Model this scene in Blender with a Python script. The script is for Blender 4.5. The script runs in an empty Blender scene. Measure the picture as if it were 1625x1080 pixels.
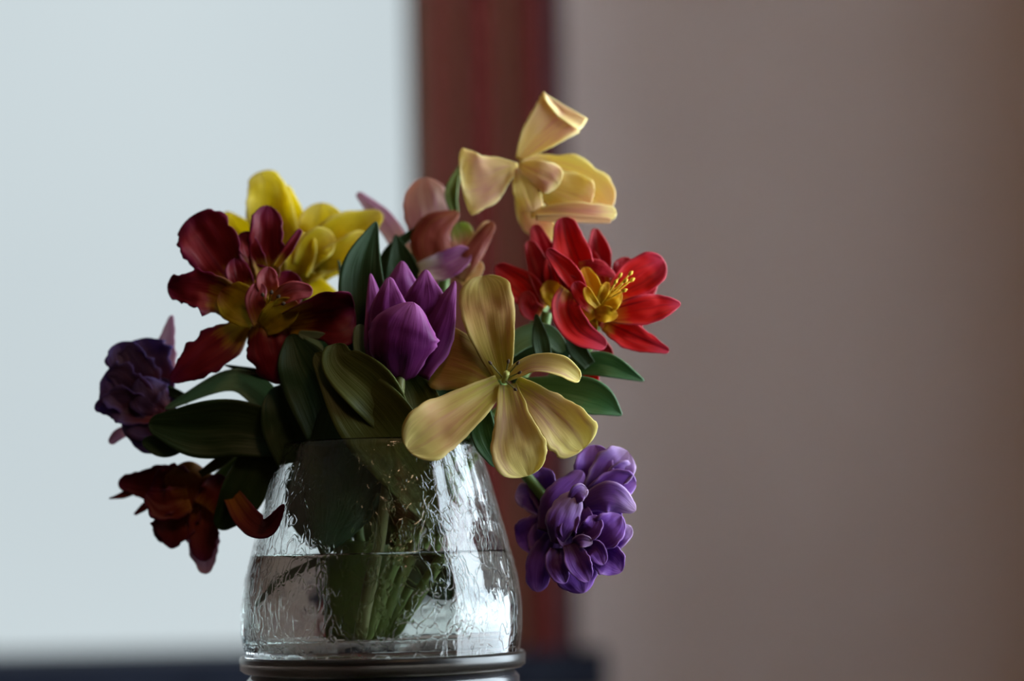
import bpy, math, random
from mathutils import Vector, Matrix, noise

# ------------------------------------------------------------------ camera
SC = bpy.context.scene
FPX = 3810.0                     # focal length in pixels of the 1625 x 1080 frame
DIST = 1.2                       # camera to vase
S = DIST / FPX                   # metres per pixel at the vase
EYE = 1.062
PITCH, ROLL = math.radians(5.1), math.radians(1.3)
fwd = Vector((0, math.cos(PITCH), math.sin(PITCH)))
rt0 = Vector((1, 0, 0)); up0 = rt0.cross(fwd)
up = up0 * math.cos(ROLL) + rt0 * math.sin(ROLL)
rt = rt0 * math.cos(ROLL) - up0 * math.sin(ROLL)
CAM = Vector((0, -DIST, EYE))
cam = bpy.data.cameras.new('camera'); cam.sensor_width = 36; cam.lens = FPX / 1625 * 36
cam.clip_start = 0.02
co = bpy.data.objects.new('camera', cam); SC.collection.objects.link(co)
co.matrix_world = Matrix((( rt.x, up.x, -fwd.x, CAM.x), (rt.y, up.y, -fwd.y, CAM.y), (rt.z, up.z, -fwd.z, CAM.z), (0, 0, 0, 1)))
cam.dof.use_dof = True; cam.dof.focus_distance = 1.155; cam.dof.aperture_fstop = 2.2
SC.camera = co

# ------------------------------------------------------------------ world: bright overcast sky
w = bpy.data.worlds.new('overcast_sky'); SC.world = w; w.use_nodes = True
nt = w.node_tree; bg = nt.nodes['Background']
wc = nt.nodes.new('ShaderNodeTexCoord'); wn = nt.nodes.new('ShaderNodeTexNoise'); wr = nt.nodes.new('ShaderNodeValToRGB')
wn.inputs['Scale'].default_value = 2.2; wn.inputs['Detail'].default_value = 3
wr.color_ramp.elements[0].position = .35; wr.color_ramp.elements[0].color = (.61, .675, .715, 1)
wr.color_ramp.elements[1].position = .65; wr.color_ramp.elements[1].color = (.68, .75, .79, 1)
nt.links.new(wc.outputs['Generated'], wn.inputs['Vector']); nt.links.new(wn.outputs['Fac'], wr.inputs['Fac'])
nt.links.new(wr.outputs['Color'], bg.inputs['Color']); bg.inputs['Strength'].default_value = 1.07

# ------------------------------------------------------------------ room extents and lights
YB, XR, XL, YF, ZC = 0.90, 0.53, -2.3, -2.9, 2.5      # window wall, right wall, left wall, wall behind, ceiling
SILLZ = EYE - 0.081
W1X0, W1X1, W1Z1 = -1.25, -0.082, 2.15                 # opening in the window wall
W2Y0, W2Y1, W2Z0, W2Z1 = -0.34, 0.55, 0.85, 2.20      # opening in the right wall

def area(name, loc, rot, sx, sy, power, color, portal=False):
    l = bpy.data.lights.new(name, 'AREA'); l.shape = 'RECTANGLE'; l.size = sx; l.size_y = sy
    l.energy = power; l.color = color
    o = bpy.data.objects.new(name, l); SC.collection.objects.link(o); o.location = loc; o.rotation_euler = rot
    if portal: l.cycles.is_portal = True
    return o
area('window_portal', ((W1X0 + W1X1) / 2, YB + .16, (SILLZ + W1Z1) / 2), (math.radians(-90), 0, 0), W1X1 - W1X0, W1Z1 - SILLZ, 1, (1, 1, 1), True)
area('right_window_daylight', (XR + .12, (W2Y0 + W2Y1) / 2, (W2Z0 + W2Z1) / 2), (0, math.radians(90), 0), W2Z1 - W2Z0, W2Y1 - W2Y0, 48.0, (.78, .89, 1.0))
lp = bpy.data.lights.new('warm_fill_light', 'POINT'); lp.energy = 10.0; lp.color = (1.0, .64, .36); lp.shadow_soft_size = .15  # bare warm fill added out of view, no fixture
lo = bpy.data.objects.new('warm_fill_light', lp); SC.collection.objects.link(lo); lo.location = (.34, -.95, 2.1)

vs = SC.view_settings
vs.view_transform = 'Standard'; vs.look = 'None'; vs.gamma = 1; vs.use_curve_mapping = False; vs.exposure = 0.0
SC.cycles.max_bounces = 14; SC.cycles.transmission_bounces = 14; SC.cycles.transparent_max_bounces = 12
SC.cycles.sample_clamp_indirect = 6.0
rng = random.Random(7)

# ------------------------------------------------------------------ helpers
def P(px, py, d=0.0):
    """world point seen at pixel (px, py), d pixels (S metres each) in front of the vase axis plane"""
    r = rt * ((px - 812.5) / FPX) + up * ((540 - py) / FPX) + fwd
    t = (-d * S - CAM.y) / r.y
    return CAM + r * t

def link(o, parent=None):
    SC.collection.objects.link(o)
    if parent: o.parent = parent
    return o

def mesh_obj(name, verts, faces, mat, parent=None, uvs=None, smooth=False):
    off = parent.location if parent is not None else Vector((0, 0, 0))
    if parent is not None and parent.parent is not None: off = off + parent.parent.location
    me = bpy.data.meshes.new(name)
    me.from_pydata([tuple(Vector(v) - off) for v in verts], [], faces)
    if uvs:
        lay = me.uv_layers.new(name='UVMap')
        for lo_ in me.loops: lay.data[lo_.index].uv = uvs[lo_.vertex_index]
    if smooth:
        for p in me.polygons: p.use_smooth = True
    me.materials.append(mat); me.update()
    return link(bpy.data.objects.new(name, me), parent)

def box_geo(x0, x1, y0, y1, z0, z1):
    v = [(x0, y0, z0), (x1, y0, z0), (x1, y1, z0), (x0, y1, z0), (x0, y0, z1), (x1, y0, z1), (x1, y1, z1), (x0, y1, z1)]
    f = [(0, 3, 2, 1), (4, 5, 6, 7), (0, 1, 5, 4), (1, 2, 6, 5), (2, 3, 7, 6), (3, 0, 4, 7)]
    return v, f

def boxes(name, bl, mat, parent=None, bevel=0.0):
    V, F = [], []
    for b in bl:
        v, f = box_geo(*b); n = len(V)
        V += v; F += [tuple(i + n for i in q) for q in f]
    o = mesh_obj(name, V, F, mat, parent)
    if bevel:
        m = o.modifiers.new('bevel', 'BEVEL'); m.width = bevel; m.segments = 2
    return o

def lathe(name, prof, cx, cy, mat, parent=None, n=96, closed=False, wob=0.0):
    V, F = [], []
    k = len(prof)
    for r, z in prof:
        for i in range(n):
            a = 2 * math.pi * i / n
            q = r * (1 + (wob * noise.noise(Vector((math.cos(a) * 1.3, math.sin(a) * 1.3, z * 14))) if wob else 0))
            V.append((cx + q * math.cos(a), cy + q * math.sin(a), z))
    for j in range(k if closed else k - 1):
        for i in range(n):
            a, b = j * n + i, j * n + (i + 1) % n
            c, d = ((j + 1) % k) * n + (i + 1) % n, ((j + 1) % k) * n + i
            F.append((a, b, c, d))
    if not closed:
        F.append(tuple(range(n - 1, -1, -1))); F.append(tuple((k - 1) * n + i for i in range(n)))
    return mesh_obj(name, V, F, mat, parent, smooth=True)

def crom(pts, t):
    """Catmull-Rom through a list of tuples, t in 0..1"""
    n = len(pts) - 1
    x = min(max(t, 0), 1) * n; i = min(int(x), n - 1); f = x - i
    p1, p2 = pts[i], pts[i + 1]
    p0 = pts[i - 1] if i > 0 else tuple(2 * a - b for a, b in zip(p1, p2))
    p3 = pts[i + 2] if i + 2 <= n else tuple(2 * b - a for a, b in zip(p1, p2))
    return tuple(.5 * (2 * b + (c - a) * f + (2 * a - 5 * b + 4 * c - d) * f * f + (3 * b - a - 3 * c + d) * f ** 3)
                 for a, b, c, d in zip(p0, p1, p2, p3))

def petal(parent, name, mid, wid, mat, roll=0, bend=0.5, rag=0.0, ruf=0.06, curl=0.0, thick=.0006, nt_=30, nu=15, asym=0.0, tipcap=None, crum=.11):
    """a curved sheet: mid = midrib (px, py, depth), wid = half widths, roll = turn about the midrib (deg),
    bend = how far the cross-section curves (edges to the viewer when > 0), curl = extra bend at the tip"""
    pts = [tuple(P(*m)) for m in mid]
    wl = [(a,) for a in wid]
    seg = [Vector(crom(pts, i / 40)) for i in range(41)]
    L = sum((seg[i + 1] - seg[i]).length for i in range(40))
    cap = tipcap or min(.45, max(.04, wid[-1] * S * 1.1 / L))
    ph, sd = rng.uniform(0, 6.28), rng.uniform(0, 100)
    V, UV, F = [], [], []
    for i in range(nt_):
        s = i / (nt_ - 1); t = 1 - (1 - s) ** 1.35
        c = Vector(crom(pts, t)); a = Vector(crom(pts, max(t - .01, 0))); b = Vector(crom(pts, min(t + .01, 1)))
        T = (b - a).normalized(); view = (CAM - c).normalized()
        W = T.cross(view)
        if W.length < 1e-4: W = Vector((1, 0, 0))
        W.normalize(); N = W.cross(T); N.normalize()
        if N.dot(view) < 0: N = -N
        rr = math.radians(roll if not isinstance(roll, tuple) else roll[0] + (roll[1] - roll[0]) * t)
        W2 = W * math.cos(rr) + N * math.sin(rr); N2 = N * math.cos(rr) - W * math.sin(rr)
        h = max(crom(wl, t)[0], .5) * S
        if t > 1 - cap:
            q = (t - (1 - cap)) / cap; h *= math.sqrt(max(0, 1 - q * q)) * .97 + .03
        be = bend + curl * max(0, t - .5) * 2
        # integrate the cross-section from the midrib outwards
        xs, zs = [0] * nu, [0] * nu
        hm = nu // 2
        for sgn in (1, -1):
            x = z = 0.0
            for k in range(1, hm + 1):
                u = (k - .5) / hm
                th = be * u * 1.1 + asym * (u * u) * sgn
                x += math.cos(th) / hm; z += math.sin(th) / hm
                xs[hm + sgn * k] = sgn * x; zs[hm + sgn * k] = z
        mx = max(max(abs(x) for x in xs), .3)
        for k in range(nu):
            u = (k - hm) / hm
            e = 1.0
            if rag:
                e += rag * .5 * abs(u) ** 3 * noise.noise(Vector((t * 26 + sd, u * 2, sd))) + rag * abs(u) ** 3 * noise.noise(Vector((t * 9 + sd, u * 2, sd))) * 1.6
            zz = zs[k] / mx + ruf * abs(u) ** 2 * math.sin(t * 9 + ph + (1.7 if u > 0 else 0)) * 2 + crum * noise.noise(Vector((t * 3 + sd, u * 2, ph))) + crum * .5 * noise.noise(Vector((t * 7 + sd, u * 5, ph)))
            zz -= .05 * math.exp(-(u / .2) ** 2)
            V.append(c + W2 * (xs[k] / mx * h * e) + N2 * (zz * h))
            UV.append((k / (nu - 1), t))
    # ragged tip
    if rag:
        for k in range(nu):
            j = (nt_ - 1) * nu + k
            V[j] = V[j] + (V[j] - V[j - nu]) * rag * 3 * noise.noise(Vector((k * .9, sd, 1)))
    for i in range(nt_ - 1):
        for k in range(nu - 1):
            a = i * nu + k
            F.append((a, a + 1, a + nu + 1, a + nu))
    o = mesh_obj(name, V, F, mat, parent, uvs=UV, smooth=True)
    m = o.modifiers.new('thickness', 'SOLIDIFY'); m.thickness = thick; m.offset = 0
    return o

def tube(parent, name, mid, rad, mat, n=10, res=28):
    """round tube through (px, py, depth) points; rad = radii in px"""
    pts = [tuple(P(*m)) for m in mid]; wl = [(a,) for a in rad]
    V, F, UV = [], [], []
    for i in range(res):
        t = i / (res - 1); c = Vector(crom(pts, t))
        T = (Vector(crom(pts, min(t + .01, 1))) - Vector(crom(pts, max(t - .01, 0)))).normalized()
        A = T.orthogonal() if i == 0 else (A_ - T * A_.dot(T))
        A.normalize(); A_ = A; B = T.cross(A); r = crom(wl, t)[0] * S
        for k in range(n):
            a = 2 * math.pi * k / n
            V.append(c + A * (r * math.cos(a)) + B * (r * math.sin(a))); UV.append((k / n, t))
    for i in range(res - 1):
        for k in range(n):
            F.append((i * n + k, i * n + (k + 1) % n, (i + 1) * n + (k + 1) % n, (i + 1) * n + k))
    F.append(tuple(range(n - 1, -1, -1))); F.append(tuple((res - 1) * n + k for k in range(n)))
    return mesh_obj(name, V, F, mat, parent, uvs=UV, smooth=True)

# ------------------------------------------------------------------ materials
def base_mat(name):
    m = bpy.data.materials.new(name); m.use_nodes = True
    return m, m.node_tree, m.node_tree.nodes['Principled BSDF']

def surf_mat(name, c1, c2, rough=.6, scale=(6, 6, 6), bump=.05, detail=4, spec=.5):
    m, t, b = base_mat(name)
    tc = t.nodes.new('ShaderNodeTexCoord'); mp = t.nodes.new('ShaderNodeMapping'); mp.inputs['Scale'].default_value = scale
    nz = t.nodes.new('ShaderNodeTexNoise'); nz.inputs['Scale'].default_value = 1.0; nz.inputs['Detail'].default_value = detail
    cr = t.nodes.new('ShaderNodeValToRGB'); cr.color_ramp.elements[0].color = (*c1, 1); cr.color_ramp.elements[1].color = (*c2, 1)
    cr.color_ramp.elements[0].position = .3; cr.color_ramp.elements[1].position = .7
    bp = t.nodes.new('ShaderNodeBump'); bp.inputs['Strength'].default_value = bump; bp.inputs['Distance'].default_value = .002
    L = t.links.new
    L(tc.outputs['Object'], mp.inputs['Vector']); L(mp.outputs['Vector'], nz.inputs['Vector']); L(nz.outputs['Fac'], cr.inputs['Fac'])
    L(cr.outputs['Color'], b.inputs['Base Color']); L(nz.outputs['Fac'], bp.inputs['Height']); L(bp.outputs['Normal'], b.inputs['Normal'])
    b.inputs['Roughness'].default_value = rough; b.inputs['Specular IOR Level'].default_value = spec
    return m

def petal_mat(name, ramp, edge=None, edge_amt=.5, streak=None, streak_amt=.4, trans=.38, rough=.45, spec=.3, gain=1.0, fx=9.0, tgain=1.25):
    """ramp = [(v, rgb)] from base to tip; edge = rim colour; streak = colour of the long veins"""
    m, t, b = base_mat(name); L = t.links.new; N = t.nodes.new
    uv = N('ShaderNodeUVMap'); uv.uv_map = 'UVMap'; sx = N('ShaderNodeSeparateXYZ'); L(uv.outputs['UV'], sx.inputs[0])
    inf = N('ShaderNodeObjectInfo')
    # wobble the bands so they do not run straight across
    cmb = N('ShaderNodeCombineXYZ'); ml = N('ShaderNodeMath'); ml.operation = 'MULTIPLY'; ml.inputs[1].default_value = fx
    ml2 = N('ShaderNodeMath'); ml2.operation = 'MULTIPLY'; ml2.inputs[1].default_value = 1.1
    ml3 = N('ShaderNodeMath'); ml3.operation = 'MULTIPLY'; ml3.inputs[1].default_value = 37.0
    L(sx.outputs['X'], ml.inputs[0]); L(sx.outputs['Y'], ml2.inputs[0]); L(inf.outputs['Random'], ml3.inputs[0])
    L(ml.outputs[0], cmb.inputs['X']); L(ml2.outputs[0], cmb.inputs['Y']); L(ml3.outputs[0], cmb.inputs['Z'])
    nz = N('ShaderNodeTexNoise'); nz.inputs['Scale'].default_value = 1.0; nz.inputs['Detail'].default_value = 3; nz.inputs['Roughness'].default_value = .6
    L(cmb.outputs[0], nz.inputs['Vector'])
    ad = N('ShaderNodeMath'); ad.operation = 'MULTIPLY_ADD'; ad.inputs[1].default_value = .34
    sb = N('ShaderNodeMath'); sb.operation = 'SUBTRACT'; sb.inputs[1].default_value = .17
    L(nz.outputs['Fac'], ad.inputs[0]); L(sx.outputs['Y'], ad.inputs[2]); L(ad.outputs[0], sb.inputs[0])
    cr = N('ShaderNodeValToRGB'); el = cr.color_ramp.elements
    while len(el) < len(ramp): el.new(.5)
    for e, (p, c) in zip(el, ramp): e.position = p; e.color = (c[0] * gain, c[1] * gain, c[2] * gain, 1)
    L(sb.outputs[0], cr.inputs['Fac']); col = cr.outputs['Color']
    if streak:
        rr = N('ShaderNodeMapRange'); rr.inputs['From Min'].default_value = .5; rr.inputs['From Max'].default_value = .68; rr.inputs['To Max'].default_value = streak_amt
        L(nz.outputs['Fac'], rr.inputs['Value'])
        mx = N('ShaderNodeMix'); mx.data_type = 'RGBA'; mx.inputs['B'].default_value = (*streak, 1)
        L(rr.outputs[0], mx.inputs['Factor']); L(col, mx.inputs['A']); col = mx.outputs['Result']
    if edge:
        a1 = N('ShaderNodeMath'); a1.operation = 'MULTIPLY_ADD'; a1.inputs[1].default_value = 2; a1.inputs[2].default_value = -1
        a2 = N('ShaderNodeMath'); a2.operation = 'ABSOLUTE'; a3 = N('ShaderNodeMath'); a3.operation = 'MAXIMUM'
        a4 = N('ShaderNodeMapRange'); a4.inputs['From Min'].default_value = .78; a4.inputs['To Max'].default_value = edge_amt
        L(sx.outputs['X'], a1.inputs[0]); L(a1.outputs[0], a2.inputs[0]); L(a2.outputs[0], a3.inputs[0]); L(sx.outputs['Y'], a3.inputs[1]); L(a3.outputs[0], a4.inputs['Value'])
        mx = N('ShaderNodeMix'); mx.data_type = 'RGBA'; mx.inputs['B'].default_value = (*edge, 1)
        L(a4.outputs[0], mx.inputs['Factor']); L(col, mx.inputs['A']); col = mx.outputs['Result']
    bp = N('ShaderNodeBump'); bp.inputs['Strength'].default_value = .35; bp.inputs['Distance'].default_value = .0012
    L(nz.outputs['Fac'], bp.inputs['Height']); L(bp.outputs['Normal'], b.inputs['Normal'])
    L(col, b.inputs['Base Color']); b.inputs['Roughness'].default_value = rough; b.inputs['Specular IOR Level'].default_value = spec
    tr = N('ShaderNodeBsdfTranslucent'); L(bp.outputs['Normal'], tr.inputs['Normal'])
    gm = N('ShaderNodeMix'); gm.data_type = 'RGBA'; gm.blend_type = 'MULTIPLY'; gm.inputs['Factor'].default_value = 1; gm.inputs['B'].default_value = (tgain, tgain, tgain, 1)
    L(col, gm.inputs['A']); L(gm.outputs['Result'], tr.inputs['Color'])
    ms = N('ShaderNodeMixShader'); ms.inputs[0].default_value = trans
    L(b.outputs[0], ms.inputs[1]); L(tr.outputs[0], ms.inputs[2]); L(ms.outputs[0], t.nodes['Material Output'].inputs['Surface'])
    return m

def glass_mat(name, color, ior, rough=0.0, bump=0.0):
    m, t, b = base_mat(name); N = t.nodes.new; L = t.links.new
    b.inputs['Base Color'].default_value = (*color, 1); b.inputs['Transmission Weight'].default_value = 1
    b.inputs['IOR'].default_value = ior; b.inputs['Roughness'].default_value = rough
    if bump:
        tc = N('ShaderNodeTexCoord'); mp = N('ShaderNodeMapping'); mp.inputs['Scale'].default_value = (38, 38, 22)
        n1 = N('ShaderNodeTexNoise'); n1.inputs['Scale'].default_value = 1; n1.inputs['Detail'].default_value = 3
        vo = N('ShaderNodeTexVoronoi'); vo.feature = 'DISTANCE_TO_EDGE'; vo.inputs['Scale'].default_value = .9
        mr = N('ShaderNodeMapRange'); mr.inputs['From Max'].default_value = .04
        ad = N('ShaderNodeMath'); ad.operation = 'MULTIPLY_ADD'; ad.inputs[1].default_value = .25
        bp = N('ShaderNodeBump'); bp.inputs['Strength'].default_value = bump; bp.inputs['Distance'].default_value = .002
        L(tc.outputs['Object'], mp.inputs['Vector']); L(mp.outputs[0], n1.inputs['Vector']); L(n1.outputs['Color'], vo.inputs['Vector'])
        vo.inputs['Scale'].default_value = 7
        L(vo.outputs['Distance'], mr.inputs['Value']); L(mr.outputs[0], ad.inputs[0]); L(n1.outputs['Fac'], ad.inputs[2]); L(ad.outputs[0], bp.inputs['Height']); L(bp.outputs['Normal'], b.inputs['Normal'])
    return m

def pane_mat():
    m = bpy.data.materials.new('window_glass'); m.use_nodes = True; t = m.node_tree; t.nodes.remove(t.nodes['Principled BSDF'])
    tr = t.nodes.new('ShaderNodeBsdfTransparent'); tr.inputs[0].default_value = (.97, .985, .98, 1)
    gl = t.nodes.new('ShaderNodeBsdfGlossy'); gl.inputs['Roughness'].default_value = .02
    fr = t.nodes.new('ShaderNodeFresnel'); fr.inputs['IOR'].default_value = 1.45; ms = t.nodes.new('ShaderNodeMixShader')
    t.links.new(fr.outputs[0], ms.inputs[0]); t.links.new(tr.outputs[0], ms.inputs[1]); t.links.new(gl.outputs[0], ms.inputs[2])
    t.links.new(ms.outputs[0], t.nodes['Material Output'].inputs['Surface'])
    return m

M_WALL = surf_mat('painted_plaster', (.76, .65, .63), (.80, .685, .66), .85, (5, 5, 5), .08)
M_CEIL = surf_mat('ceiling_paint', (.42, .38, .34), (.46, .42, .38), .9, (4, 4, 4), .05)
M_FLOOR = surf_mat('oak_floor', (.12, .07, .04), (.2, .12, .07), .5, (3, 30, 3), .1)
M_WOOD = surf_mat('mahogany_casing', (.17, .026, .024), (.225, .04, .034), .55, (45, 45, 3), .12, spec=.25)
M_SHADEWOOD = surf_mat('shaded_wood_edge', (.045, .014, .022), (.06, .02, .028), .6, (45, 45, 3), .12, spec=.2)  # casing wood darkened: shade along the frame edges put into the colour
M_WALLR = surf_mat('brown_paint', (.17, .105, .07), (.2, .125, .085), .85, (5, 5, 5), .08)
M_SILL = surf_mat('slate_sill', (.022, .028, .048), (.034, .043, .07), .75, (20, 20, 20), .05, spec=.15)
M_STAND = surf_mat('black_lacquer', (.012, .012, .015), (.02, .02, .024), .22, (30, 30, 30), .02)
M_PANE = pane_mat()
M_GLASS = glass_mat('vase_glass', (.93, .955, .95), 1.48, 0.0, .22)
M_BASEGLASS = glass_mat('thick_base_glass', (.34, .28, .24), 1.5, .3)
M_WATER = glass_mat('vase_water', (.93, .965, .93), 1.33)

YEL = (.72, .48, .03)
M_MAROON = petal_mat('maroon_parrot_petal', [(0, (.5, .32, .015)), (.2, (.4, .22, .012)), (.36, (.2, .012, .012)), (1, (.17, .006, .022))], edge=(.10, .006, .06), streak=(.09, .003, .012), streak_amt=.6, trans=.2, spec=.2)
M_PINKIN = petal_mat('pink_inner_petal', [(0, (.5, .3, .03)), (.4, (.4, .07, .06)), (1, (.38, .07, .11))], streak=(.5, .18, .2), trans=.3)
M_YELBASE = petal_mat('golden_base_petal', [(0, (.42, .3, .012)), (.7, (.46, .32, .015)), (1, (.28, .06, .015))], streak=(.24, .14, .01), trans=.4, spec=.15)
M_YELLOW = petal_mat('bright_yellow_petal', [(0, (.42, .33, .012)), (.5, (.66, .55, .02)), (1, (.74, .64, .09))], edge=(.78, .7, .3), streak=(.5, .38, .01), trans=.55, tgain=1.4, spec=.2)
M_LILAC = petal_mat('lilac_petal', [(0, (.6, .45, .3)), (.5, (.5, .32, .4)), (1, (.55, .4, .48))], edge=(.6, .35, .45), streak=(.45, .25, .3), trans=.5)
M_ROSE = petal_mat('rose_tan_petal', [(0, (.3, .07, .12)), (.45, (.46, .27, .26)), (1, (.58, .4, .3))], edge=(.58, .3, .26), streak=(.38, .14, .22), streak_amt=.6, trans=.5)
M_RUST = petal_mat('rust_petal', [(0, (.5, .3, .12)), (.3, (.3, .07, .045)), (1, (.26, .04, .035))], edge=(.45, .17, .06), streak=(.36, .13, .05), trans=.28)
M_CREAMPUR = petal_mat('cream_purple_petal', [(0, (.7, .62, .4)), (.3, (.72, .64, .6)), (.6, (.35, .1, .28)), (1, (.4, .15, .3))], streak=(.5, .3, .4), trans=.4)
M_CREAM = petal_mat('cream_petal', [(0, (.7, .55, .3)), (1, (.72, .5, .28))], trans=.4)
M_GREENPINK = petal_mat('green_pink_petal', [(0, (.5, .2, .22)), (.55, (.55, .26, .18)), (.8, (.42, .45, .15)), (1, (.4, .5, .16))], trans=.4)
M_APRICOT = petal_mat('apricot_petal', [(0, (.74, .6, .2)), (.35, (.74, .55, .27)), (.7, (.70, .44, .28)), (.9, (.82, .66, .34)), (1, (.9, .8, .5))], edge=(.88, .78, .36), edge_amt=.8, streak=(.64, .3, .3), streak_amt=.6, trans=.42)
M_APRICOTY = petal_mat('apricot_yellow_petal', [(0, (.7, .5, .32)), (.35, (.76, .65, .22)), (.8, (.78, .62, .22)), (1, (.76, .44, .3))], edge=(.88, .8, .38), streak=(.7, .45, .24), streak_amt=.5, trans=.42)
M_RED = petal_mat('scarlet_petal', [(0, (.72, .42, .02)), (.1, (.6, .2, .02)), (.22, (.66, .014, .01)), (.7, (.6, .012, .014)), (1, (.5, .02, .06))], edge=(.55, .05, .09), edge_amt=.6, streak=(.22, .003, .008), streak_amt=.75, trans=.25, spec=.25, fx=7)
M_CRIMSON = petal_mat('crimson_petal', [(0, (.5, .15, .02)), (.2, (.34, .006, .012)), (1, (.46, .014, .035))], edge=(.6, .08, .10), edge_amt=.7, streak=(.18, .003, .01), streak_amt=.75, trans=.25, spec=.25, fx=7)
M_GOLD = petal_mat('gold_heart_petal', [(0, (.55, .33, .01)), (.6, (.8, .5, .015)), (1, (.78, .42, .02))], streak=(.6, .3, .01), trans=.3)
M_PURPLE = petal_mat('magenta_purple_petal', [(0, (.11, .012, .07)), (.5, (.12, .012, .10)), (1, (.22, .035, .20))], edge=(.42, .12, .36), edge_amt=.85, streak=(.09, .008, .07), trans=.25, spec=.2)
M_BEIGE = petal_mat('straw_petal', [(0, (.42, .37, .05)), (.3, (.46, .34, .09)), (.6, (.46, .27, .10)), (.85, (.54, .44, .13)), (1, (.6, .5, .17))], edge=(.62, .52, .2), streak=(.4, .19, .10), streak_amt=.55, trans=.33, spec=.15)
M_BEIGEB = petal_mat('pale_straw_petal', [(0, (.56, .48, .09)), (.35, (.54, .40, .18)), (.65, (.66, .52, .19)), (1, (.76, .66, .22))], edge=(.78, .68, .24), streak=(.42, .22, .17), streak_amt=.7, trans=.33, spec=.2, fx=6)
M_VIOLET = petal_mat('violet_double_petal', [(0, (.07, .025, .085)), (.35, (.12, .033, .22)), (1, (.24, .09, .46))], edge=(.42, .22, .5), edge_amt=.5, streak=(.085, .018, .15), trans=.22, spec=.2)
M_VIOLETP = petal_mat('pale_violet_petal', [(0, (.10, .035, .16)), (.5, (.2, .075, .36)), (1, (.5, .34, .6))], edge=(.6, .42, .6), streak=(.13, .035, .24), trans=.25, spec=.2)
M_BLUEVIO = petal_mat('dusky_violet_petal', [(0, (.22, .04, .05)), (.4, (.10, .05, .13)), (1, (.13, .09, .27))], edge=(.11, .08, .34), streak=(.13, .035, .07), trans=.33, spec=.2)
M_RUSTDARK = petal_mat('dark_red_orange_petal', [(0, (.34, .14, .02)), (.3, (.2, .03, .015)), (1, (.13, .008, .02))], edge=(.09, .008, .07), streak=(.12, .012, .012), trans=.25, spec=.2)
M_ORANGE = petal_mat('burnt_orange_petal', [(0, (.2, .04, .015)), (1, (.3, .13, .018))], streak=(.14, .02, .01), trans=.35, spec=.2)
M_LEAF = petal_mat('leaf_green', [(0, (.026, .045, .012)), (.5, (.02, .05, .014)), (1, (.02, .06, .02))], streak=(.04, .07, .02), streak_amt=.5, trans=.2, rough=.5, spec=.3, fx=16, tgain=1.6)
M_OLIVE = petal_mat('leaf_olive', [(0, (.085, .105, .02)), (1, (.07, .085, .016))], streak=(.04, .055, .012), streak_amt=.5, trans=.22, rough=.5, spec=.25, fx=14)
M_PALE = petal_mat('leaf_grey_green', [(0, (.22, .33, .19)), (1, (.28, .4, .27))], streak=(.12, .2, .1), trans=.4, rough=.4, fx=14)
M_LEAFLIT = petal_mat('leaf_lit_green', [(0, (.05, .11, .02)), (1, (.03, .12, .04))], edge=(.10, .2, .09), streak=(.07, .15, .03), trans=.25, rough=.4, spec=.4, fx=16)  # lit copy of the leaf green: light put into the brighter colour
M_STEM = petal_mat('stem_green', [(0, (.14, .22, .05)), (1, (.17, .23, .06))], streak=(.1, .16, .04), trans=.15, fx=4)
M_STEMPALE = petal_mat('stem_pale', [(0, (.2, .22, .08)), (1, (.2, .2, .07))], trans=.15, fx=4)
M_ANTHER = surf_mat('dark_anther', (.05, .03, .02), (.1, .06, .03), .8, (400, 400, 400), .3)
M_STAMEN = surf_mat('gold_stamen', (.7, .42, .02), (.8, .52, .03), .6, (300, 300, 300), .1)
M_PISTIL = surf_mat('green_pistil', (.35, .35, .07), (.4, .42, .1), .5, (200, 200, 200), .1)

# ------------------------------------------------------------------ room shell
def struct(o): o['kind'] = 'structure'; return o
def grp(name, loc=(0, 0, 0)):
    e = bpy.data.objects.new(name, None); SC.collection.objects.link(e); e.location = loc; e.empty_display_size = .05
    return e
T = .2
struct(boxes('floor', [(XL - T, XR + T, YF - T, YB + T, -.1, 0)], M_FLOOR))
struct(boxes('ceiling', [(XL - T, XR + T, YF - T, YB + T, ZC, ZC + .1)], M_CEIL))
struct(boxes('wall_back', [(XL - T, W1X0, YB, YB + T, 0, ZC), (W1X1, XR + T, YB, YB + T, 0, ZC),
                           (W1X0, W1X1, YB, YB + T, 0, SILLZ - .04), (W1X0, W1X1, YB, YB + T, W1Z1, ZC)], M_WALL))
struct(boxes('wall_right', [(XR, XR + T, YF, W2Y0, 0, ZC), (XR, XR + T, W2Y1, YB, 0, ZC),
                            (XR, XR + T, W2Y0, W2Y1, 0, W2Z0), (XR, XR + T, W2Y0, W2Y1, W2Z1, ZC)], M_WALLR))
struct(boxes('wall_left', [(XL - T, XL, YF, YB, 0, ZC)], M_WALLR))
struct(boxes('wall_front', [(XL - T, XR + T, YF - T, YF, 0, ZC)], M_WALLR))

KW = 2.1 / FPX
def wx(px): return (px - 812.5) * KW                        # x on the window wall of a pixel column at mid height
w1 = struct(grp('window_1'))
def casing(name, prof, z0, z1, mirror=None, mat=None):
    """vertical moulding: prof = (x, protrusion into the room)"""
    V, F = [], []
    pr = [(prof[0][0], -.10)] + list(prof) + [(prof[-1][0], -.001)]
    n = len(pr)
    for z in (z0, z1):
        for x, d in pr: V.append((mirror - x if mirror is not None else x, YB - d, z))
    for i in range(n):
        j = (i + 1) % n
        F.append((i, j, n + j, n + i))
    F.append(tuple(range(n - 1, -1, -1))); F.append(tuple(range(n, 2 * n)))
    return mesh_obj(name, V, F, mat or M_WOOD, w1)
prof = [(wx(692), .02), (wx(722), .02), (wx(724), -.07), (wx(744), -.07), (wx(746), .022), (wx(803), .024),
        (wx(805), -.07), (wx(827), -.07), (wx(829), .026), (wx(868), .030), (wx(876), .027)]
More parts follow.
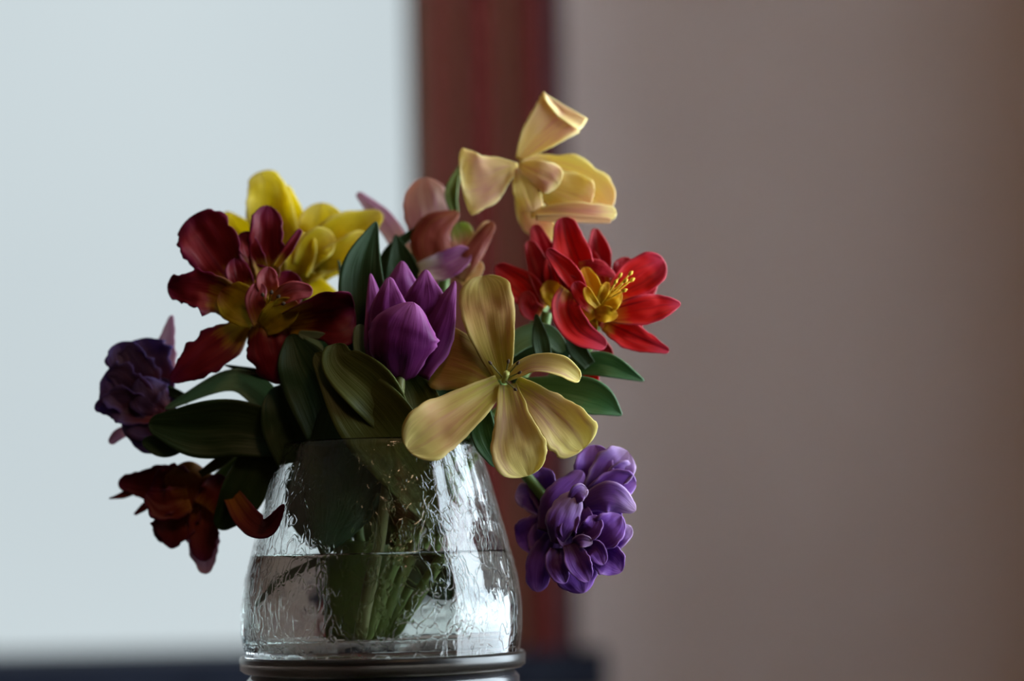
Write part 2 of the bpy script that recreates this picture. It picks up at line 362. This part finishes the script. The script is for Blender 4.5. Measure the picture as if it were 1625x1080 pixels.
for mir in (None, W1X0 + W1X1):
    casing('jamb', [(wx(652), -.02), (wx(690), -.02), (wx(692), -.02)], SILLZ, W1Z1, mir, M_SHADEWOOD)  # recessed jamb, its shade put into the darker colour
    casing('edge_shade_strip', [(wx(876.5), .018), (wx(906), .010)], SILLZ, W1Z1, mir, M_SHADEWOOD)  # added strip: shade at the outer casing edge, as darker wood
casing('casing', prof, SILLZ, W1Z1)
casing('casing', prof, SILLZ, W1Z1, mirror=W1X0 + W1X1)
boxes('head_casing', [(W1X0 - .13, W1X1 + .13, YB - .03, YB + .1, W1Z1, W1Z1 + .12)], M_WOOD, w1)
boxes('sill', [(W1X0 - .16, wx(948), YB - .05, YB + T, SILLZ - .038, SILLZ)], M_SILL, w1, .004)
boxes('pane', [(W1X0, W1X1 + .01, YB + .12, YB + .124, SILLZ, W1Z1)], M_PANE, w1)
w2 = struct(grp('window_2'))
boxes('window_frame', [(XR + .02, XR + .07, W2Y0 - .02, W2Y0 + .03, W2Z0, W2Z1), (XR + .02, XR + .07, W2Y1 - .03, W2Y1 + .02, W2Z0, W2Z1),
                       (XR + .02, XR + .07, W2Y0, W2Y1, W2Z0 - .02, W2Z0 + .03), (XR + .02, XR + .07, W2Y0, W2Y1, W2Z1 - .03, W2Z1 + .02)], M_WOOD, w2)
boxes('pane', [(XR + .04, XR + .044, W2Y0, W2Y1, W2Z0, W2Z1)], M_PANE, w2)

# ------------------------------------------------------------------ vase, water, stand
def tag(o, label, cat, group=None):
    o['label'] = label; o['category'] = cat
    if group: o['group'] = group
    return o
VB = P(608, 1064, 0); VX, VY, VZ = VB.x, 0.0, VB.z          # middle of the vase's underside
def zat(py): return P(608, py, 0).z
outer = [(216, 1035), (221, 1000), (221, 960), (215, 915), (206, 880), (197, 845), (186, 805), (177, 770), (167, 738), (160, 715), (158, 704)]
G = 7
prof_o = [(0.5, 1045)] + [(218, 1045)] + outer
prof_v = [(r * S, zat(y)) for r, y in prof_o]
inner = [((r - G) * S, zat(y)) for r, y in reversed(outer[1:])] + [((205) * S, zat(1026)), (.5 * S, zat(1024))]
vase = grp('glass_vase', (VX, VY, VZ)); tag(vase, 'clear crackled glass vase with tapered shoulders and thick base', 'vase')
fine = []
full = prof_v + [((154.5) * S, zat(701))] + inner
lathe('body', full, VX, VY, M_GLASS, vase, 128, wob=.006)
lathe('base', [(2 * S, zat(1064)), (205 * S, zat(1064)), (217 * S, zat(1062)), (224 * S, zat(1057)), (225 * S, zat(1040)), (222.5 * S, zat(1036)), (217 * S, zat(1046.5)), (2 * S, zat(1046.5))], VX, VY, M_BASEGLASS, vase, 96)
# water: slightly larger than the cavity so that glass and water share one boundary
WL = 883
wi = [(.5, 1026), (206, 1027), (216, 1000), (216.5, 960), (210.5, 915), (201.5, WL + 1), (200.5, WL - 6), (196, WL - 2), (188, WL), (.5, WL)]
tag(lathe('vase_water', [(r * S, zat(y)) for r, y in wi], VX, VY, M_WATER, None, 128), 'clear water filling the lower half of the glass vase', 'water')
st = grp('plant_stand', (VX, VY, 0)); tag(st, 'round black lacquered stand under the glass vase', 'stand')
zs_ = VZ - .0005
lathe('top', [(.001, zs_ - .022), (.064, zs_ - .022), (.0675, zs_ - .018), (.0675, zs_ - .003), (.065, zs_), (.001, zs_)], VX, VY, M_STAND, st, 72)
lathe('pole', [(.028, .03), (.02, .08), (.017, .3), (.017, .7), (.022, zs_ - .06), (.04, zs_ - .022)], VX, VY, M_STAND, st, 32)
lathe('foot', [(.001, 0), (.15, 0), (.15, .012), (.12, .022), (.03, .032), (.001, .032)], VX, VY, M_STAND, st, 48)

# ------------------------------------------------------------------ tulips
def tulip(label, base):
    e = grp('tulip', P(*base)); tag(e, label, 'tulip', 'tulips in the glass vase'); return e
def petals(e, lst, mat, **kw):
    for q in lst:
        k = dict(rag=.035, ruf=.09); k.update(kw); k.update(q[2] if len(q) > 2 else {})
        m = k.pop('m', mat); nm = k.pop('n', 'petal')
        petal(e, nm, q[0], q[1], m, **k)
def leaf(e, mid, wid, mat=None, **kw):
    k = dict(bend=.45, ruf=.05, thick=.0009, crum=.06); k.update(kw)
    return petal(e, 'leaf', mid, wid, mat or M_LEAF, **k)
def stem(e, mid, r0=9, r1=8, mat=None):
    n = len(mid); return tube(e, 'stem', mid, [r0 + (r1 - r0) * i / (n - 1) for i in range(n)], mat or M_STEM)
def stamens(e, c, tips, mf, ma, r=1.6, al=7):
    for t in tips:
        tube(e, 'filament', [c, tuple((a + b) / 2 for a, b in zip(c, t)), t], [r, r, r * .8], mf, 6, 8)
        d = Vector(t) - Vector(c); d.normalize()
        q = tuple(Vector(t) + d * al)
        tube(e, 'anther', [t, tuple((a + b) / 2 for a, b in zip(t, q)), q], [r * 1.3, r * 2.2, r * .8], ma, 6, 8)

# --- maroon parrot tulip (upper left)
e = tulip('frilly maroon tulip with yellow heart, upper left, against the bright window', (568, 1018, 10))
petals(e, [
    ([(398, 478, 40), (358, 425, 55), (325, 375, 62), (302, 345, 55)], [12, 36, 45, 36], dict(rag=.18, bend=.35)),
    ([(392, 490, 52), (335, 465, 70), (300, 458, 74), (266, 456, 66)], [16, 32, 28, 12], dict(rag=.24, bend=.5)),
    ([(396, 508, 45), (352, 545, 60), (310, 575, 66), (272, 604, 60)], [8, 32, 27, 6], dict(rag=.14, bend=.25)),
    ([(428, 498, 62), (432, 545, 80), (446, 608, 78)], [22, 41, 22], dict(rag=.14, bend=-.6)),
    ([(452, 512, 62), (500, 502, 82), (535, 498, 88), (562, 490, 78)], [18, 34, 44, 36], dict(bend=.9, roll=-18)),
    ([(425, 442, 40), (422, 390, 52), (424, 326, 48)], [18, 27, 20], dict(rag=.18, bend=.5)),
    ([(418, 440, 44), (398, 402, 56), (386, 368, 56)], [13, 19, 13], dict(rag=.08)),
    ([(436, 424, 50), (458, 394, 56), (477, 364, 54)], [5, 7, 4], dict(bend=.8)),
    ([(430, 470, 70), (424, 448, 82), (426, 424, 82)], [12, 17, 12], dict(m=M_PINKIN)),
    ([(432, 480, 78), (462, 462, 92), (496, 462, 90)], [8, 15, 9], dict(m=M_PINKIN, bend=.8)),
    ([(408, 505, 66), (378, 482, 74), (350, 462, 72)], [20, 32, 24], dict(m=M_YELBASE, bend=.3)),
    ([(418, 520, 72), (442, 500, 84), (472, 480, 84)], [14, 24, 14], dict(m=M_YELBASE, bend=.6)),
    ([(412, 515, 70), (405, 478, 84), (415, 450, 86)], [10, 16, 12], dict(m=M_PINKIN)),
    ([(395, 470, 60), (380, 440, 66), (372, 410, 64)], [14, 20, 14], dict()),
    ([(440, 470, 30), (410, 455, 34), (375, 450, 30)], [24, 34, 26], dict()),
    ([(440, 505, 36), (450, 470, 42), (462, 430, 40)], [20, 30, 18], dict(rag=.08)),
    ([(420, 500, 50), (405, 470, 58), (392, 448, 56)], [14, 18, 12], dict(m=M_YELBASE)),
], M_MAROON)
stem(e, [(415, 500, 55), (460, 560, 40), (530, 690, 35), (570, 850, 15), (568, 1018, 10)])
stamens(e, (425, 488, 82), [(440, 472, 98), (430, 466, 98), (447, 482, 98), (418, 470, 96)], M_YELBASE, M_ANTHER, 1.5)
leaf(e, [(520, 690, 70), (500, 620, 80), (478, 575, 82), (462, 530, 70)], [34, 46, 38, 8])
leaf(e, [(548, 568, 70), (515, 545, 78), (474, 528, 74)], [15, 16, 4], M_PALE)
leaf(e, [(452, 602, 30), (410, 592, 34), (356, 579, 30)], [9, 7, 1], M_LEAF)

# --- yellow tulip behind
e = tulip('bright yellow tulip behind the maroon one, glowing with window light', (576, 1016, -30))
petals(e, [
    ([(462, 440, -50), (432, 350, -55), (424, 305, -58), (414, 272, -60)], [28, 38, 32, 22], dict(rag=.06)),
    ([(478, 440, -62), (466, 360, -68), (455, 294, -70)], [26, 24, 5], dict()),
    ([(485, 430, -60), (508, 375, -68), (512, 322, -66)], [28, 42, 32], dict(bend=.5)),
    ([(490, 430, -52), (545, 378, -50), (606, 338, -52)], [30, 42, 8], dict(bend=.6)),
    ([(478, 430, -40), (512, 412, -36), (546, 408, -38)], [24, 24, 16], dict(bend=.5)),
    ([(455, 435, -40), (492, 452, -40), (538, 470, -42)], [26, 22, 4], dict()),
    ([(440, 425, -70), (388, 372, -74), (352, 340, -76)], [16, 22, 10], dict(m=M_YELLOW, rag=.05)),
    ([(478, 425, -30), (500, 392, -22), (528, 372, -24)], [14, 26, 20], dict(bend=.8)),
    ([(500, 420, -36), (545, 402, -30), (582, 372, -34)], [14, 24, 14], dict(bend=.7)),
    ([(470, 435, -30), (478, 400, -22), (484, 370, -26)], [18, 24, 14], dict(bend=.8)),
    ([(470, 440, -44), (505, 424, -40), (548, 418, -42)], [20, 16, 8], dict(bend=.5)),
], M_YELLOW)
stem(e, [(470, 435, -52), (500, 520, -50), (560, 690, -45), (590, 850, -35), (576, 1016, -30)])
leaf(e, [(562, 520, -20), (548, 470, -10), (537, 412, -12)], [8, 7, 1])

# --- rose and rust tulip in the middle
e = tulip('fading rose and rust tulip behind the closed purple one', (581, 1016, -50))
petals(e, [
    ([(690, 395, -60), (680, 345, -66), (672, 282, -62)], [24, 40, 36], dict(m=M_ROSE, bend=-.4)),
    ([(700, 440, -20), (686, 395, -6), (692, 362, -8), (728, 337, -22)], [18, 34, 28, 5], dict(m=M_RUST, bend=-.6)),
    ([(738, 430, -30), (738, 390, -30), (728, 353, -36)], [16, 20, 16], dict(m=M_GREENPINK, bend=.5)),
    ([(664, 428, -2), (702, 422, 10), (746, 398, 4)], [10, 22, 14], dict(m=M_CREAMPUR, bend=.9)),
    ([(726, 442, 0), (752, 400, 6), (783, 353, 0)], [12, 15, 8], dict(m=M_RUST, bend=-.6)),
    ([(734, 436, -6), (752, 395, -8), (778, 352, -10)], [8, 14, 9], dict(m=M_CREAM, bend=.6)),
    ([(730, 448, -8), (750, 432, -2), (764, 416, -4)], [10, 14, 8], dict(m=M_CREAM)),
    ([(648, 410, -70), (612, 352, -76), (567, 306, -78)], [14, 16, 5], dict(m=M_LILAC, bend=.6)),
], M_ROSE)
stem(e, [(705, 440, -30), (695, 520, -30), (660, 690, -40), (625, 850, -50), (581, 1016, -50)])
leaf(e, [(724, 345, -40), (716, 305, -44), (732, 258, -46)], [4, 10, 1], M_STEM, bend=.6)
leaf(e, [(700, 640, -20), (640, 470, -20), (618, 405, -16), (690, 344, -24)], [22, 30, 12, 2])
leaf(e, [(640, 600, -10), (640, 450, -8), (628, 372, -10)], [26, 30, 3])

# --- apricot tulip on top
e = tulip('apricot tulip with folded-back petals at the very top', (591, 1016, -20))
petals(e, [
    ([(822, 253, 0), (846, 223, 8), (872, 196, 14), (892, 177, 10), (886, 184, 26)], [5, 24, 36, 43, 36], dict(bend=.3, ruf=.03, tipcap=.05, crum=.06)),
    ([(822, 263, 4), (795, 272, 14), (768, 284, 18), (732, 290, 18)], [5, 26, 44, 58], dict(bend=-.05, ruf=.04, tipcap=.10)),
    ([(822, 258, -14), (872, 274, -16), (920, 296, -12), (968, 334, -4)], [8, 32, 42, 34], dict(m=M_APRICOTY, bend=.25, rag=.09, tipcap=.16, crum=.07)),
    ([(824, 261, 18), (850, 272, 28), (872, 284, 30), (886, 294, 26)], [4, 20, 25, 18], dict(bend=-.2, crum=.04, tipcap=.18)),
    ([(822, 266, 12), (832, 295, 20), (846, 334, 20)], [5, 20, 20], dict(m=M_APRICOTY, bend=-.2, crum=.04, tipcap=.12)),
    ([(842, 340, 8), (890, 334, 20), (935, 336, 22), (978, 338, 14)], [6, 12, 14, 11], dict(bend=.5, rag=.08, crum=.06)),
    ([(834, 280, 0), (870, 296, 8), (905, 308, 12), (938, 322, 12)], [8, 26, 36, 34], dict(m=M_APRICOTY, bend=-.12, crum=.05, tipcap=.15)),
    ([(828, 310, -26), (848, 345, -22), (876, 380, -18)], [14, 26, 16], dict(bend=-.3)),
    ([(850, 345, 24), (900, 346, 30), (970, 350, 24)], [4, 6, 4], dict(bend=.8, m=M_CREAM)),
], M_APRICOT)
stem(e, [(834, 285, -24), (858, 345, -44), (872, 420, -44), (846, 520, -40), (700, 700, -20), (650, 850, -20), (591, 1016, -20)])

# --- red tulip, far right
e = tulip('scarlet double tulip with golden heart, farthest right, in front of the wall', (596, 1014, 30))
petals(e, [
    ([(938, 460, 44), (908, 402, 52), (893, 345, 44)], [14, 28, 14], dict(bend=.6)),
    ([(958, 450, 30), (951, 405, 34), (944, 362, 28)], [10, 19, 5], dict(bend=.6, m=M_CRIMSON)),
    ([(930, 475, 66), (902, 432, 78), (868, 396, 74)], [9, 16, 7], dict(bend=.5)),
    ([(942, 492, 76), (924, 468, 86), (911, 448, 84)], [8, 14, 8], dict(bend=.4)),
    ([(905, 458, 60), (898, 490, 76), (918, 525, 80), (962, 549, 70)], [16, 22, 22, 8], dict(bend=.7)),
    ([(962, 512, 56), (1005, 535, 62), (1062, 557, 58)], [14, 21, 4], dict(bend=.5, rag=.06)),
    ([(958, 500, 66), (1015, 492, 80), (1050, 486, 78), (1080, 482, 72)], [10, 23, 18, 3], dict(bend=.6)),
    ([(968, 470, 44), (1010, 440, 52), (1054, 414, 48)], [14, 29, 24], dict(bend=.6)),
    ([(985, 452, 34), (990, 428, 38), (992, 408, 36)], [14, 18, 14], dict(bend=.5, m=M_CRIMSON)),
    ([(918, 424, 58), (948, 424, 66), (976, 438, 62)], [9, 12, 4], dict(bend=-.6, m=M_CRIMSON)),
    ([(952, 492, 70), (940, 455, 72), (926, 424, 66)], [8, 14, 8], dict(m=M_GOLD, bend=.3)),
    ([(950, 495, 74), (968, 476, 84), (985, 462, 84)], [10, 17, 9], dict(m=M_GOLD, bend=.5)),
    ([(945, 498, 74), (962, 498, 82), (980, 500, 80)], [9, 13, 6], dict(m=M_GOLD)),
    ([(950, 490, 68), (930, 495, 74), (915, 490, 70)], [8, 14, 8], dict(m=M_GOLD)),
    ([(940, 500, 66), (936, 512, 70), (944, 528, 66)], [8, 12, 6], dict(m=M_YELBASE)),
    ([(955, 545, 40), (964, 560, 40), (966, 578, 38)], [8, 9, 5], dict(m=M_CRIMSON)),
    ([(926, 582, 40), (938, 598, 44), (930, 618, 46), (896, 632, 40)], [8, 12, 10, 4], dict(bend=.8)),
    ([(950, 470, 26), (930, 420, 28), (915, 385, 24)], [16, 24, 10], dict(m=M_CRIMSON)),
    ([(965, 470, 24), (1000, 460, 28), (1042, 452, 24)], [18, 26, 12], dict(m=M_CRIMSON)),
    ([(958, 505, 40), (985, 515, 44), (1020, 515, 40)], [16, 20, 8], dict(m=M_CRIMSON)),
    ([(945, 500, 48), (925, 520, 52), (918, 540, 48)], [16, 20, 10], dict(m=M_CRIMSON)),
    ([(930, 470, 62), (908, 450, 72), (888, 440, 70)], [8, 12, 6], dict()),
    ([(950, 480, 84), (958, 462, 92), (965, 448, 90)], [5, 8, 4], dict(m=M_GOLD)),
    ([(948, 486, 86), (935, 470, 94), (930, 455, 92)], [5, 8, 4], dict(m=M_GOLD)),
], M_RED)
stamens(e, (958, 478, 80), [(998, 436, 96), (990, 448, 98), (1000, 446, 94), (982, 440, 92), (975, 450, 98), (988, 462, 100)], M_STAMEN, M_STAMEN, 1.4, 9)
stem(e, [(945, 515, 50), (925, 560, 45), (850, 620, 40), (730, 700, 40), (660, 850, 35), (596, 1014, 30)], 10, 8)
leaf(e, [(905, 582, 44), (960, 578, 52), (1022, 604, 46)], [11, 19, 2], M_LEAFLIT, bend=.5)
leaf(e, [(820, 612, 50), (905, 622, 62), (950, 634, 64), (987, 658, 58)], [12, 26, 25, 2], M_LEAFLIT, bend=.6)
leaf(e, [(936, 580, 54), (912, 548, 58), (904, 516, 54)], [10, 14, 5], M_LEAF)

# --- red tulip behind, nearer the middle
e = tulip('smaller crimson tulip with golden base, left of the scarlet double one', (604, 1014, 0))
petals(e, [
    ([(860, 492, 20), (830, 455, 28), (787, 422, 22)], [20, 25, 9], dict(bend=.6)),
    ([(872, 482, 26), (856, 430, 34), (839, 382, 28)], [12, 18, 8], dict(bend=.6, m=M_CRIMSON)),
    ([(878, 478, 14), (868, 420, 16), (848, 356, 8)], [16, 24, 8], dict(m=M_CRIMSON)),
    ([(892, 492, 32), (878, 468, 40), (868, 446, 38)], [12, 17, 12], dict(m=M_GOLD)),
    ([(858, 498, 30), (840, 488, 34), (834, 462, 32)], [12, 16, 12], dict(m=M_CRIMSON)),
    ([(885, 480, 28), (878, 430, 36), (884, 392, 32)], [10, 16, 8], dict()),
], M_RED)
stem(e, [(868, 495, 18), (850, 560, 10), (770, 690, 5), (680, 850, 0), (604, 1014, 0)])
leaf(e, [(798, 562, 50), (830, 536, 58), (866, 530, 62), (896, 556, 56)], [12, 17, 16, 9], M_PALE, bend=.5)
leaf(e, [(800, 590, 12), (840, 560, 20), (905, 560, 16)], [22, 24, 10])
leaf(e, [(866, 582, 70), (858, 540, 76), (851, 498, 68)], [11, 13, 2])
leaf(e, [(760, 600, 10), (775, 540, 10), (810, 505, 5)], [26, 26, 8])

# --- closed purple tulip, front
e = tulip('closed magenta-purple tulip bud front and centre', (576, 1014, 60))
petals(e, [
    ([(640, 575, 80), (637, 490, 92), (638, 414, 88)], [32, 46, 4], dict(bend=-.5)),
    ([(650, 580, 90), (672, 490, 112), (676, 428, 108)], [32, 38, 4], dict(bend=-.6)),
    ([(622, 590, 105), (606, 520, 118), (588, 434, 108)], [26, 26, 2], dict(bend=-.7, roll=-20)),
    ([(655, 590, 105), (690, 520, 122), (722, 446, 112)], [28, 30, 2], dict(bend=-.7, roll=20)),
    ([(630, 580, 108), (618, 500, 134), (618, 440, 128)], [28, 32, 5], dict(bend=-.6)),
    ([(635, 602, 112), (636, 568, 152), (642, 525, 168), (656, 480, 156)], [26, 49, 52, 30], dict(bend=-.8, ruf=.03)),
], M_PURPLE)
stem(e, [(635, 598, 112), (632, 640, 118), (622, 700, 110), (604, 850, 75), (576, 1014, 60)], 8, 9, M_STEMPALE)
leaf(e, [(592, 660, 60), (580, 520, 68), (574, 430, 66), (597, 351, 58)], [22, 36, 32, 3], bend=.5)
leaf(e, [(700, 830, 95), (640, 730, 118), (580, 650, 128), (500, 560, 110)], [22, 50, 54, 10], M_OLIVE, bend=.4)
leaf(e, [(640, 690, 110), (590, 620, 132), (540, 575, 128), (534, 545, 120)], [24, 40, 30, 12], M_OLIVE, bend=.5)
leaf(e, [(580, 580, 96), (575, 548, 98), (572, 515, 94)], [10, 14, 10], M_PALE)

# --- open straw tulip, front right
e = tulip('wide-open straw-coloured tulip spreading over the vase rim', (584, 1014, 40))
petals(e, [
    ([(798, 600, 110), (782, 535, 118), (772, 480, 108), (766, 438, 86)], [14, 34, 43, 32], dict(bend=.3)),
    ([(794, 606, 104), (748, 582, 104), (705, 568, 90), (668, 566, 72)], [16, 38, 50, 40], dict(bend=.25)),
    ([(792, 608, 112), (740, 645, 146), (690, 680, 172), (646, 712, 182)], [14, 31, 43, 36], dict(bend=.3)),
    ([(806, 610, 114), (814, 665, 136), (823, 712, 142), (838, 754, 132)], [14, 28, 43, 34], dict(bend=.35, tipcap=.22, rag=.06, m=M_BEIGEB)),
    ([(816, 610, 110), (858, 640, 122), (895, 675, 120), (925, 712, 106)], [14, 25, 39, 38], dict(bend=.4, tipcap=.14, rag=.1, m=M_BEIGEB)),
    ([(806, 598, 118), (845, 580, 132), (888, 584, 134), (920, 602, 124)], [8, 15, 16, 10], dict(bend=1.0, m=M_BEIGEB, roll=25)),
], M_BEIGE)
stamens(e, (800, 602, 118), [(780, 578, 136), (806, 576, 140), (820, 578, 140), (822, 592, 140), (816, 616, 142)], M_STEMPALE, M_ANTHER, 1.2, 8)
tube(e, 'pistil', [(800, 604, 112), (802, 598, 126), (804, 592, 140)], [5, 4.5, 5], M_PISTIL)
stem(e, [(798, 608, 105), (770, 640, 80), (700, 700, 75), (640, 850, 55), (584, 1014, 40)], 9, 9)
leaf(e, [(762, 640, 90), (768, 690, 104), (790, 740, 100)], [12, 20, 8], M_LEAFLIT)
leaf(e, [(650, 720, 80), (668, 650, 88), (642, 590, 84)], [30, 34, 16], M_OLIVE)
leaf(e, [(760, 700, 50), (720, 640, 50), (690, 600, 46)], [40, 42, 24])

# --- violet double tulip hanging at right
e = tulip('violet double tulip drooping beside the vase, lower right', (616, 1010, 30))
petals(e, [
    ([(872, 835, 40), (842, 850, 46), (822, 862, 42)], [22, 30, 18], dict()),
    ([(868, 812, 40), (838, 788, 46), (818, 784, 44)], [14, 19, 15], dict(m=M_VIOLETP)),
    ([(872, 805, 42), (858, 765, 48), (852, 742, 44)], [18, 24, 16], dict()),
    ([(880, 850, 58), (858, 892, 66), (852, 938, 60)], [16, 22, 15], dict(bend=-.4)),
    ([(925, 795, 60), (942, 748, 66), (944, 706, 58)], [20, 31, 22], dict()),
    ([(940, 785, 64), (972, 745, 70), (996, 716, 62)], [18, 32, 20], dict(m=M_VIOLETP)),
    ([(935, 790, 72), (975, 770, 82), (1009, 764, 76)], [14, 24, 14], dict()),
    ([(925, 800, 82), (968, 788, 96), (1008, 810, 90)], [12, 25, 7], dict(m=M_VIOLETP, bend=-.4)),
    ([(872, 845, 70), (886, 795, 84), (925, 748, 80)], [20, 26, 9], dict(bend=-.4)),
    ([(930, 868, 70), (912, 828, 78), (925, 798, 78)], [24, 36, 26], dict(bend=.8)),
    ([(930, 862, 82), (962, 842, 94), (986, 818, 90)], [14, 27, 14], dict()),
    ([(945, 872, 72), (980, 852, 78), (1002, 836, 74)], [12, 16, 9], dict(m=M_VIOLETP)),
    ([(940, 875, 76), (965, 888, 84), (987, 906, 80)], [14, 25, 12], dict()),
    ([(912, 868, 72), (914, 905, 84), (926, 940, 78)], [20, 36, 22], dict(bend=-.4)),
    ([(905, 862, 90), (918, 892, 104), (934, 922, 100)], [12, 19, 10], dict(bend=.5)),
    ([(884, 862, 90), (892, 825, 106), (916, 780, 104)], [10, 25, 14], dict(bend=-.5, m=M_VIOLETP)),
    ([(905, 800, 100), (918, 782, 108), (932, 776, 106)], [8, 13, 9], dict(m=M_VIOLETP)),
    ([(925, 870, 88), (945, 872, 98), (958, 895, 98)], [8, 15, 9], dict()),
    ([(885, 870, 80), (884, 895, 90), (896, 925, 86)], [12, 18, 10], dict()),
    ([(915, 840, 50), (910, 800, 54), (905, 765, 50)], [34, 46, 30], dict()),
    ([(925, 835, 48), (960, 830, 52), (985, 835, 48)], [34, 42, 24], dict()),
    ([(910, 850, 50), (915, 890, 54), (930, 915, 50)], [34, 40, 24], dict()),
    ([(890, 850, 46), (868, 850, 50), (850, 830, 46)], [30, 36, 22], dict()),
    ([(918, 850, 86), (938, 838, 98), (948, 818, 96)], [10, 16, 10], dict(bend=.8)),
    ([(905, 850, 84), (902, 838, 98), (915, 815, 98)], [8, 13, 8], dict(bend=.8)),
    ([(912, 862, 92), (922, 858, 102), (940, 860, 102)], [6, 10, 6], dict(m=M_VIOLETP)),
    ([(945, 790, 66), (985, 752, 72), (1004, 742, 66)], [12, 18, 10], dict(m=M_VIOLETP)),
], M_VIOLET, rag=.07, bend=.5)
stamens(e, (922, 845, 84), [(930, 836, 92), (938, 844, 92)], M_YELBASE, M_YELBASE, 1.6, 5)
stem(e, [(895, 830, 50), (840, 760, 50), (785, 705, 52), (735, 690, 50), (700, 780, 45), (688, 880, 40), (616, 1010, 30)], 9, 8)

# --- dusky violet tulip far left
e = tulip('dusky violet tulip silhouetted against the window, farthest left', (556, 1014, -20))
petals(e, [
    ([(258, 630, 0), (232, 575, 4), (222, 538, 0)], [22, 42, 34], dict(rag=.2)),
    ([(262, 615, -14), (262, 560, -16), (273, 500, -18)], [14, 17, 3], dict(m=M_LILAC, rag=.2)),
    ([(252, 645, 8), (212, 592, 14), (186, 545, 8)], [20, 36, 24], dict(rag=.2)),
    ([(245, 655, 16), (192, 615, 22), (164, 598, 18)], [20, 36, 26], dict(rag=.2)),
    ([(245, 660, 18), (192, 642, 26), (150, 648, 22)], [16, 28, 5], dict(rag=.2)),
    ([(258, 665, 12), (225, 668, 22), (200, 650, 22)], [22, 34, 24], dict(bend=-.5)),
    ([(262, 650, 14), (240, 632, 30), (222, 600, 30)], [20, 34, 26], dict(bend=-.5)),
    ([(270, 690, 0), (235, 695, 4), (205, 678, 2)], [18, 24, 10], dict()),
    ([(212, 678, -6), (190, 688, -8), (174, 703, -8)], [6, 9, 5], dict(m=M_LILAC)),
    ([(270, 660, 0), (262, 630, 6), (255, 600, 4)], [10, 16, 12], dict()),
], M_BLUEVIO)
stem(e, [(255, 660, 5), (330, 685, 0), (440, 680, -5), (520, 720, -15), (550, 850, -20), (556, 1014, -20)])
leaf(e, [(445, 668, 20), (412, 622, 30), (360, 604, 34), (262, 648, 24)], [16, 22, 16, 3], M_PALE, bend=.4)
leaf(e, [(470, 700, 30), (380, 680, 50), (310, 682, 54), (236, 672, 40)], [30, 44, 42, 12], M_LEAF, bend=.4)
leaf(e, [(300, 635, 10), (268, 620, 12), (240, 612, 8)], [7, 7, 2], M_LEAF)
leaf(e, [(300, 690, 34), (262, 705, 38), (226, 700, 30)], [14, 20, 6], M_LEAF)

# --- dark red tulip lower left
e = tulip('dark red and orange tulip drooping at lower left outside the vase', (548, 1012, 0))
petals(e, [
    ([(312, 765, -20), (250, 768, -14), (188, 766, -18)], [22, 28, 10], dict(rag=.14)),
    ([(300, 790, -8), (278, 830, -2), (272, 870, -6)], [28, 34, 7], dict(rag=.2)),
    ([(322, 800, -20), (322, 850, -16), (326, 910, -20)], [18, 27, 10], dict(rag=.14, m=M_LILAC)),
    ([(322, 800, -10), (322, 845, -6), (322, 890, -10)], [18, 24, 12], dict(rag=.14)),
    ([(310, 805, 6), (300, 765, 14), (298, 732, 8)], [24, 40, 30], dict(m=M_ORANGE, bend=-.5)),
    ([(325, 805, 8), (342, 780, 14), (345, 752, 8)], [20, 24, 14], dict()),
    ([(368, 785, 30), (394, 824, 70), (424, 836, 115), (451, 800, 140)], [14, 20, 15, 3], dict(bend=.4)),
    ([(255, 785, -16), (232, 802, -18), (213, 816, -20)], [6, 6, 2], dict()),
    ([(212, 778, -18), (195, 785, -18), (173, 791, -20)], [7, 5, 1], dict()),
    ([(300, 790, 10), (262, 800, 16), (232, 782, 12)], [20, 26, 10], dict(rag=.2)),
], M_RUSTDARK)
petals(e, [
    ([(300, 780, -2), (270, 775, 4), (240, 770, 0)], [30, 40, 24], dict(rag=.16)),
    ([(300, 800, -14), (262, 835, -12), (256, 860, -16)], [18, 20, 3], dict(rag=.12)),
], M_RUSTDARK)
stem(e, [(325, 780, -5), (370, 735, 0), (430, 695, 5), (500, 720, 5), (535, 850, 0), (548, 1012, 0)])
leaf(e, [(440, 690, 30), (402, 750, 34), (378, 795, 32), (345, 838, 24)], [30, 34, 32, 10])
leaf(e, [(318, 752, 24), (350, 732, 28), (382, 712, 24)], [5, 8, 2], M_OLIVE)
leaf(e, [(480, 730, 50), (462, 665, 60), (440, 612, 50)], [40, 48, 22])
leaf(e, [(560, 640, 74), (550, 720, 84), (536, 800, 92), (513, 884, 92)], [50, 64, 58, 3], M_LEAF, bend=-.35)
leaf(e, [(580, 740, 40), (640, 780, 60), (705, 835, 60)], [24, 32, 14], M_OLIVE)
leaf(e, [(560, 880, 20), (480, 925, 40), (430, 965, 50)], [5, 6, 2], M_LEAF)
leaf(e, [(620, 690, 70), (660, 740, 86), (690, 790, 90), (705, 850, 80)], [30, 34, 26, 6], M_LEAF, bend=-.4)
leaf(e, [(520, 690, 20), (500, 750, 40), (486, 810, 50), (500, 870, 40)], [30, 36, 30, 6], M_LEAF)
leaf(e, [(610, 700, -30), (610, 780, -30), (605, 880, -30)], [70, 80, 50], M_OLIVE)
leaf(e, [(580, 860, 40), (572, 930, 50), (560, 1010, 46)], [40, 34, 26], M_STEM, bend=-.8)
leaf(e, [(630, 870, 20), (665, 910, 10), (700, 950, 0)], [24, 36, 16], M_LEAF)
